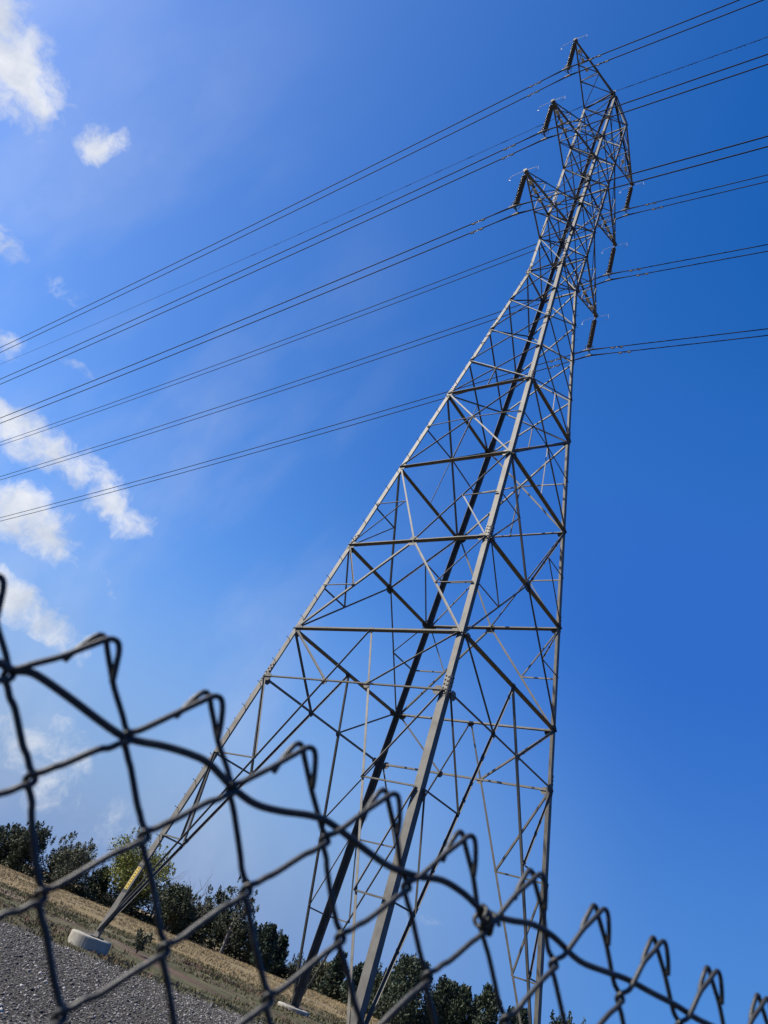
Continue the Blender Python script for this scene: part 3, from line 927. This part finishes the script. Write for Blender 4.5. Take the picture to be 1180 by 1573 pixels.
def tree(kind, x, y, h, w, label, seed):
    rnd = np.random.default_rng(seed)
    gz = ground_z(x, y) - 0.05
    names = {'dark': 'broadleaf_tree', 'con': 'conifer_tree', 'cyp': 'cypress_tree', 'grey': 'grey_green_tree', 'lime': 'eucalyptus_tree', 'twig': 'broadleaf_tree', 'bare': 'bare_tree', 'low': 'shrub', 'olive': 'shrub'}
    cats = {'low': 'bush', 'olive': 'bush'}
    root = empty(names[kind], (x, y, gz))
    tag(root, label, cats.get(kind, 'tree'), 'trees behind the dry grass field')
    r = w / 2 * {'con': 1.25, 'cyp': 1.7, 'bare': 1}.get(kind, 1.22)
    tr = MB()
    if kind == 'bare':
        branch(tr, rnd, (0, 0, 0), (0.05, 0.08, 1), h * 0.72, 0.20, 3, 0.42)
        tr.build('trunk', DEADWOOD, root); return
    lean = rnd.normal(size=2) * 0.03 * h
    th = h * (0.8 if kind != 'lime' else 0.7)
    tr.tube([(0, 0, -0.1), (lean[0] * .4, lean[1] * .4, th * 0.4), (lean[0], lean[1], th)], [0.05 * h ** 0.8, 0.035 * h ** 0.8, 0.02], 7)
    V = []
    if kind in ('con', 'cyp'):
        nb = 26 if kind == 'con' else 34
        for b in range(nb):
            f = (b + 0.5) / nb
            zz = h * (0.06 + 0.86 * f)
            env = r * (0.95 - 0.80 * f ** (1.5 if kind == 'con' else 2.2)) * (1 - 0.35 * math.exp(-f * 9))
            a = b * 2.4 + rnd.normal() * 0.4
            q = env * (0.35 + 0.55 * rnd.random())
            c = (q * math.cos(a) + lean[0] * f, q * math.sin(a) + lean[1] * f, zz + rnd.normal() * 0.02 * h)
            rr = r * (0.42 - 0.20 * f) * (0.8 + 0.4 * rnd.random())
            V.append(leaf_cloud(rnd, c, (rr, rr, rr * 1.35), 150, 0.25 if kind == 'con' else 0.22, 0.7))
            tr.tube([(lean[0] * f, lean[1] * f, zz - rr * 0.6), c], [0.035, 0.012], 4)
        for s in range(5):   # spiky leaders
            a = s * 1.3 + rnd.random(); q = r * 0.28 * rnd.random()
            for st in range(4):
                V.append(leaf_cloud(rnd, (q * math.cos(a) + lean[0], q * math.sin(a) + lean[1], h * (0.80 + 0.055 * st) - 0.1 * s * rnd.random()), (0.20 - .03 * st, 0.20 - .03 * st, 0.3), 22, 0.24, 0.9))
    else:
        nb = {'lime': 40, 'grey': 34, 'twig': 26, 'dark': 36, 'low': 16, 'olive': 22}[kind]
        for b in range(nb):
            d = rnd.normal(size=3); d /= np.linalg.norm(d)
            q = 0.30 + 0.62 * rnd.random() ** 0.6
            ctr = 0.50 if kind != 'lime' else 0.56
            hh = 0.48 if kind != 'lime' else 0.40
            c = (d[0] * r * q * 0.9 + lean[0] * 0.5, d[1] * r * q * 0.9 + lean[1] * 0.5, max(0.25, h * (ctr + d[2] * hh * q)))
            rr = r * (0.26 + 0.18 * rnd.random())
            if kind == 'twig': rr *= 0.75
            n = {'lime': 190, 'grey': 75, 'twig': 85, 'dark': 130, 'low': 90, 'olive': 90}[kind]
            V.append(leaf_cloud(rnd, c, (rr, rr, rr * 0.85), int(n * 1.45), 0.22, 0.3))
            tr.tube([(lean[0] * .4, lean[1] * .4, min(c[2] * 0.55, th)), (c[0] * 0.5, c[1] * 0.5, c[2] * 0.8), c], [0.055, 0.035, 0.012], 4)
        nsp = {'lime': 22, 'grey': 34, 'twig': 14, 'dark': 34, 'low': 8, 'olive': 12}[kind]
        for b in range(nsp):   # loose sprays that break the outline
            a = rnd.random() * 6.283; e = rnd.random() * 1.3
            q = 0.84 + 0.36 * rnd.random()
            c = (math.cos(a) * math.cos(e) * r * q, math.sin(a) * math.cos(e) * r * q, h * (0.54 + 0.46 * math.sin(e) * q))
            V.append(leaf_cloud(rnd, c, (0.20, 0.20, 0.50), 30, 0.19, 0.9))
        if kind == 'twig':
            for b in range(7):
                a = rnd.random() * 6.283; q = r * 0.5 * rnd.random()
                branch(tr, rnd, (q * math.cos(a), q * math.sin(a), h * 0.50), (math.cos(a) * 0.25, math.sin(a) * 0.25, 1), h * 0.30, 0.045, 2, 0.35)
    tr.build('trunk', DEADWOOD if kind == 'twig' else BARK, root)
    mesh_from('crown', np.concatenate(V), LEAF.get(kind, LEAF['dark']), root)

TREES = [
('dark', -90.3, 39.1, 5.1, 5.7, 'broad dark tree cut by the left edge, leftmost of the tree row'),
('dark', -86.0, 39.3, 6.1, 4.5, 'tall dark tree second from the left end of the tree row'),
('grey', -78.2, 41.4, 6.3, 5.8, 'loose greyish green tree with a pointed top left of the yellow green tree'),
('con', -79.9, 48.2, 4.3, 4.0, 'low dark conifer between the greyish tree and the yellow green tree'),
('lime', -73.9, 48.5, 9.6, 8.6, 'large bright yellow green tree behind the leg with the yellow strip'),
('dark', -63.1, 48.0, 5.4, 5.4, 'rounded dark tree just right of the yellow green tree'),
('bare', -65.8, 51.0, 7.7, 2.9, 'tall bare pale tree standing alone between dark trees'),
('bare', -75.5, 55.4, 7.9, 3.7, 'bare leafless tree poking out right behind the yellow green tree'),
('dark', -66.8, 55.6, 4.4, 3.9, 'small dark tree at the foot of the tall bare tree'),
('twig', -65.0, 56.0, 6.9, 4.1, 'dark tree with bare twigs on top, just right of the tall bare tree'),
('twig', -59.4, 54.5, 8.5, 4.9, 'taller dark tree topped with bare twigs, left of the conifer pair'),
('con', -51.8, 53.7, 5.0, 2.9, 'dark pointed conifer, taller of the pair left of the dark rear leg'),
('con', -52.5, 57.2, 4.4, 2.1, 'narrow dark conifer, shorter of the pair left of the dark rear leg'),
('low', -68.9, 81.9, 3.4, 3.5, 'low distant bush in the gap by the dark rear leg'),
('grey', -59.5, 74.2, 3.3, 2.8, 'small pale bush right behind the dark rear leg'),
('olive', -52.2, 67.4, 3.6, 2.7, 'olive bush just right of the dark rear leg'),
('con', -45.4, 60.1, 5.0, 3.0, 'dark spiky conifer midway between the dark rear leg and the bright front leg'),
('con', -42.4, 60.3, 4.6, 3.1, 'dark conifer immediately left of the bright front leg'),
('dark', -35.2, 56.1, 4.9, 2.9, 'small round dark tree just right of the bright front leg'),
('cyp', -30.8, 52.0, 6.5, 4.0, 'broadest and tallest cypress of the dense stand right of the front leg'),
('cyp', -31.8, 56.7, 6.8, 3.4, 'second cypress of the dense stand, beside the broadest one'),
('cyp', -28.7, 56.9, 5.8, 3.1, 'third cypress of the dense stand, lower than the two to its left'),
('cyp', -29.9, 61.4, 6.0, 2.6, 'slim fourth cypress of the dense stand'),
('cyp', -26.5, 57.8, 5.9, 2.6, 'fifth cypress of the dense stand, left of a narrow conifer'),
('con', -27.5, 62.4, 5.6, 2.1, 'narrow short conifer squeezed between two cypresses of the dense stand'),
('cyp', -23.9, 58.9, 6.7, 3.0, 'pointed cypress ending the dense stand, left of the thin pale braces'),
('con', -23.9, 63.2, 5.7, 2.4, 'conifer top low between the thin pale braces of the right leg'),
('cyp', -24.6, 68.2, 6.2, 2.6, 'cypress top low just left of the upright right leg'),
('dark', -20.7, 67.8, 6.2, 2.6, 'dark treetop low just right of the upright right leg'),
('dark', -20.6, 72.1, 6.9, 3.2, 'last dark treetop at the bottom edge, rightmost of the tree row'),
('dark', -84.5, 45.0, 4.6, 5.0, 'dark tree filling the gap behind the greyish green pointed tree'),
('dark', -76.5, 51.5, 5.0, 5.0, 'dark tree filling the gap behind and right of the yellow green tree'),
('grey', -70.5, 53.5, 5.2, 4.6, 'dull green tree rising between the rounded dark tree and the tall bare tree'),
('dark', -62.0, 57.5, 5.6, 5.2, 'dark tree behind the two trees topped with bare twigs'),
('dark', -56.0, 58.0, 4.6, 4.6, 'dark tree filling the gap just left of the conifer pair'),
('olive', -49.5, 63.5, 3.4, 4.0, 'low olive bush behind the spiky conifer near the rear leg'),
('dark', -39.0, 60.5, 4.4, 3.6, 'dark tree peeping out directly behind the bright front leg'),
('bare', -63.5, 52.0, 6.6, 2.4, 'thin bare tree just right of the tall bare pale tree'),
]
for i, (kind, x, y, h, w, lab) in enumerate(TREES):
    tree(kind, x, y, h, w, lab, 100 + i)

# dark scrub under and between the trees
rnd = np.random.default_rng(9)
V = []
line = [(-97, 36), (-88, 39.5), (-80, 44), (-74, 49), (-67, 53), (-60, 57), (-53.5, 59), (-48, 62.5), (-43, 62), (-37, 58), (-31, 56.5), (-26, 61), (-21, 69), (-16, 78), (-10, 90)]
for (x0, y0), (x1, y1) in zip(line[:-1], line[1:]):
    for q in range(34):
        f = rnd.random()
        x = x0 + (x1 - x0) * f + rnd.normal() * 1.3; y = y0 + (y1 - y0) * f + rnd.normal() * 1.3
        hh = 0.8 + 2.2 * rnd.random() ** 1.5
        V.append(leaf_cloud(rnd, (x, y, ground_z(x, y) + hh * 0.42), (1.1, 1.1, hh * 0.55), 70, 0.26, 0.3))
o = mesh_from('undergrowth', np.concatenate(V), LEAF['scrub'], None)
tag(o, 'low dark scrub growing along the foot of the tree row', 'undergrowth', kind='stuff')

# ------------------------------------------------------------------ gravel stones and grass tufts
def stones():
    rnd = np.random.default_rng(3)
    n = 120000
    t = 6 + 25.5 * np.sqrt(rnd.random(n)); a = -20 + 26 * rnd.random(n)
    # keep to the patch of ground between the fence and the grass edge
    x = CAM.x - 0.70711 * t + 0.70711 * a; y = CAM.y + 0.70711 * t + 0.70711 * a
    nz = np.array([noise.noise(Vector((xx * 0.16, yy * 0.16, 3.1))) for xx, yy in zip(x, y)])
    keep = (t + nz * 4 < 30.5)
    x, y = x[keep], y[keep]; n = len(x)
    z = np.array([ground_z(xx, yy) for xx, yy in zip(x, y)])
    s = 0.012 + 0.020 * rnd.random(n) ** 2 + 0.03 * (rnd.random(n) > 0.985)
    base = np.array([(1, 0, 0), (0, 1, 0), (-1, 0, 0), (0, -1, 0), (0, 0, .75), (0, 0, -.75)], float)
    tri = np.array([(0, 1, 4), (1, 2, 4), (2, 3, 4), (3, 0, 4), (1, 0, 5), (2, 1, 5), (3, 2, 5), (0, 3, 5)], np.int32)
    ang = rnd.random(n) * 6.283
    v = base[None] * (0.65 + 0.7 * rnd.random((n, 6, 1)))
    ca, sa = np.cos(ang)[:, None], np.sin(ang)[:, None]
    vx = v[:, :, 0] * ca - v[:, :, 1] * sa; vy = v[:, :, 0] * sa + v[:, :, 1] * ca
    tx = rnd.normal(size=(n, 1)) * 0.3
    vz = v[:, :, 2] + vx * tx
    co = np.stack([vx * s[:, None] + x[:, None], vy * s[:, None] + y[:, None], vz * s[:, None] + z[:, None] + s[:, None] * 0.3], -1).reshape(-1, 3)
    f = (tri[None] + (np.arange(n) * 6)[:, None, None]).reshape(-1)
    me = bpy.data.meshes.new('gravel')
    me.vertices.add(len(co)); me.vertices.foreach_set('co', co.astype(np.float32).ravel())
    nf = len(f) // 3
    me.loops.add(len(f)); me.loops.foreach_set('vertex_index', f.astype(np.int32))
    me.polygons.add(nf); me.polygons.foreach_set('loop_start', np.arange(0, 3 * nf, 3, dtype=np.int32)); me.polygons.foreach_set('loop_total', np.full(nf, 3, dtype=np.int32))
    m, N, L, P = material('gravel_stone')
    g = N.new('ShaderNodeNewGeometry')
    r = ramp(N, [(0.0, (0.032, 0.029, 0.026)), (0.5, (0.068, 0.062, 0.054)), (0.82, (0.125, 0.115, 0.10)), (1.0, (0.40, 0.38, 0.345))])
    L.new(g.outputs['Random Per Island'], r.inputs[0]); L.new(r.outputs[0], P.inputs['Base Color']); P.inputs['Roughness'].default_value = 0.85
    me.materials.append(m); me.update(calc_edges=True)
    o = bpy.data.objects.new('gravel', me); COL.objects.link(o)
    tag(o, 'loose grey and white gravel between the fence and the grass', 'gravel', kind='stuff')
stones()

def tufts(name, label, n, t0, t1, a0, a1, hmin, hmax, stops, seed, thr):
    rnd = np.random.default_rng(seed)
    t = t0 + (t1 - t0) * rnd.random(n); a = a0 + (a1 - a0) * rnd.random(n)
    x = CAM.x - 0.70711 * t + 0.70711 * a; y = CAM.y + 0.70711 * t + 0.70711 * a
    keep = np.array([noise.noise(Vector((xx * 0.25, yy * 0.25, 7.7 + seed))) + 0.25 * noise.noise(Vector((xx, yy, 1.7))) > thr for xx, yy in zip(x, y)])
    x, y = x[keep], y[keep]; n = len(x)
    B = 7
    V = np.empty((n, B, 4, 3))
    zz = np.array([ground_z(xx, yy) for xx, yy in zip(x, y)])
    for b in range(B):
        ang = rnd.random(n) * 6.283; lean = 0.2 + 0.6 * rnd.random(n)
        h = hmin + (hmax - hmin) * rnd.random(n) ** 1.7
        d = np.stack([np.cos(ang) * lean, np.sin(ang) * lean, np.ones(n)], -1) * h[:, None]
        sd_ = np.stack([-np.sin(ang), np.cos(ang), np.zeros(n)], -1) * (0.018 + 0.015 * rnd.random(n))[:, None]
        p = np.stack([x + rnd.normal(size=n) * 0.09, y + rnd.normal(size=n) * 0.09, zz - 0.02], -1)
        V[:, b, 0] = p - sd_; V[:, b, 1] = p + sd_; V[:, b, 2] = p + d + sd_ * 0.15; V[:, b, 3] = p + d - sd_ * 0.15
    m = noisy(name, stops, 0.8, rough=0.9, spec=0.1)
    o = mesh_from(name, V.reshape(-1, 3), m, None)
    tag(o, label, 'grass', kind='stuff')
tufts('olive_grass', 'thin olive green grass growing around the tower base', 14000, 29.5, 56, -26, 34, 0.03, 0.15, [(0.3, (0.055, 0.056, 0.026)), (0.55, (0.11, 0.10, 0.05)), (0.75, (0.18, 0.155, 0.09))], 1, -0.12)
tufts('dry_grass', 'golden dry grass in the field beyond the tower', 24000, 50, 122, -62, 60, 0.04, 0.20, [(0.3, (0.18, 0.138, 0.070)), (0.55, (0.27, 0.205, 0.110)), (0.75, (0.33, 0.25, 0.14))], 2, -0.25)
tufts('russet_weeds', 'reddish brown dead weeds in patches around the tower base', 3600, 30, 48, -22, 24, 0.05, 0.2, [(0.3, (0.085, 0.055, 0.04)), (0.6, (0.16, 0.10, 0.07)), (0.8, (0.22, 0.15, 0.11))], 3, 0.22)
# one taller green weed beside the left footing
root = empty('weed_plant', (-9.2, -1.2, ground_z(-9.2, -1.2)))
tag(root, 'single tall bushy green weed standing in the grass right of the left footing', 'plant')
rnd = np.random.default_rng(77)
mb = MB()
V = []
for i in range(16):
    a = rnd.random() * 6.283; l = 0.5 + 0.6 * rnd.random()
    tip = Vector((math.cos(a) * 0.42 * l, math.sin(a) * 0.42 * l, l))
    mb.tube([(0, 0, 0), tip * 0.5 + Vector((0, 0, 0.06)), tip], [0.012, 0.009, 0.004], 4)
    V.append(leaf_cloud(rnd, tip * 0.75, (0.10, 0.10, 0.24), 22, 0.10, 0.7))
mb.build('stem', BARK, root)
mesh_from('leaves', np.concatenate(V), LEAF['grey'], root)
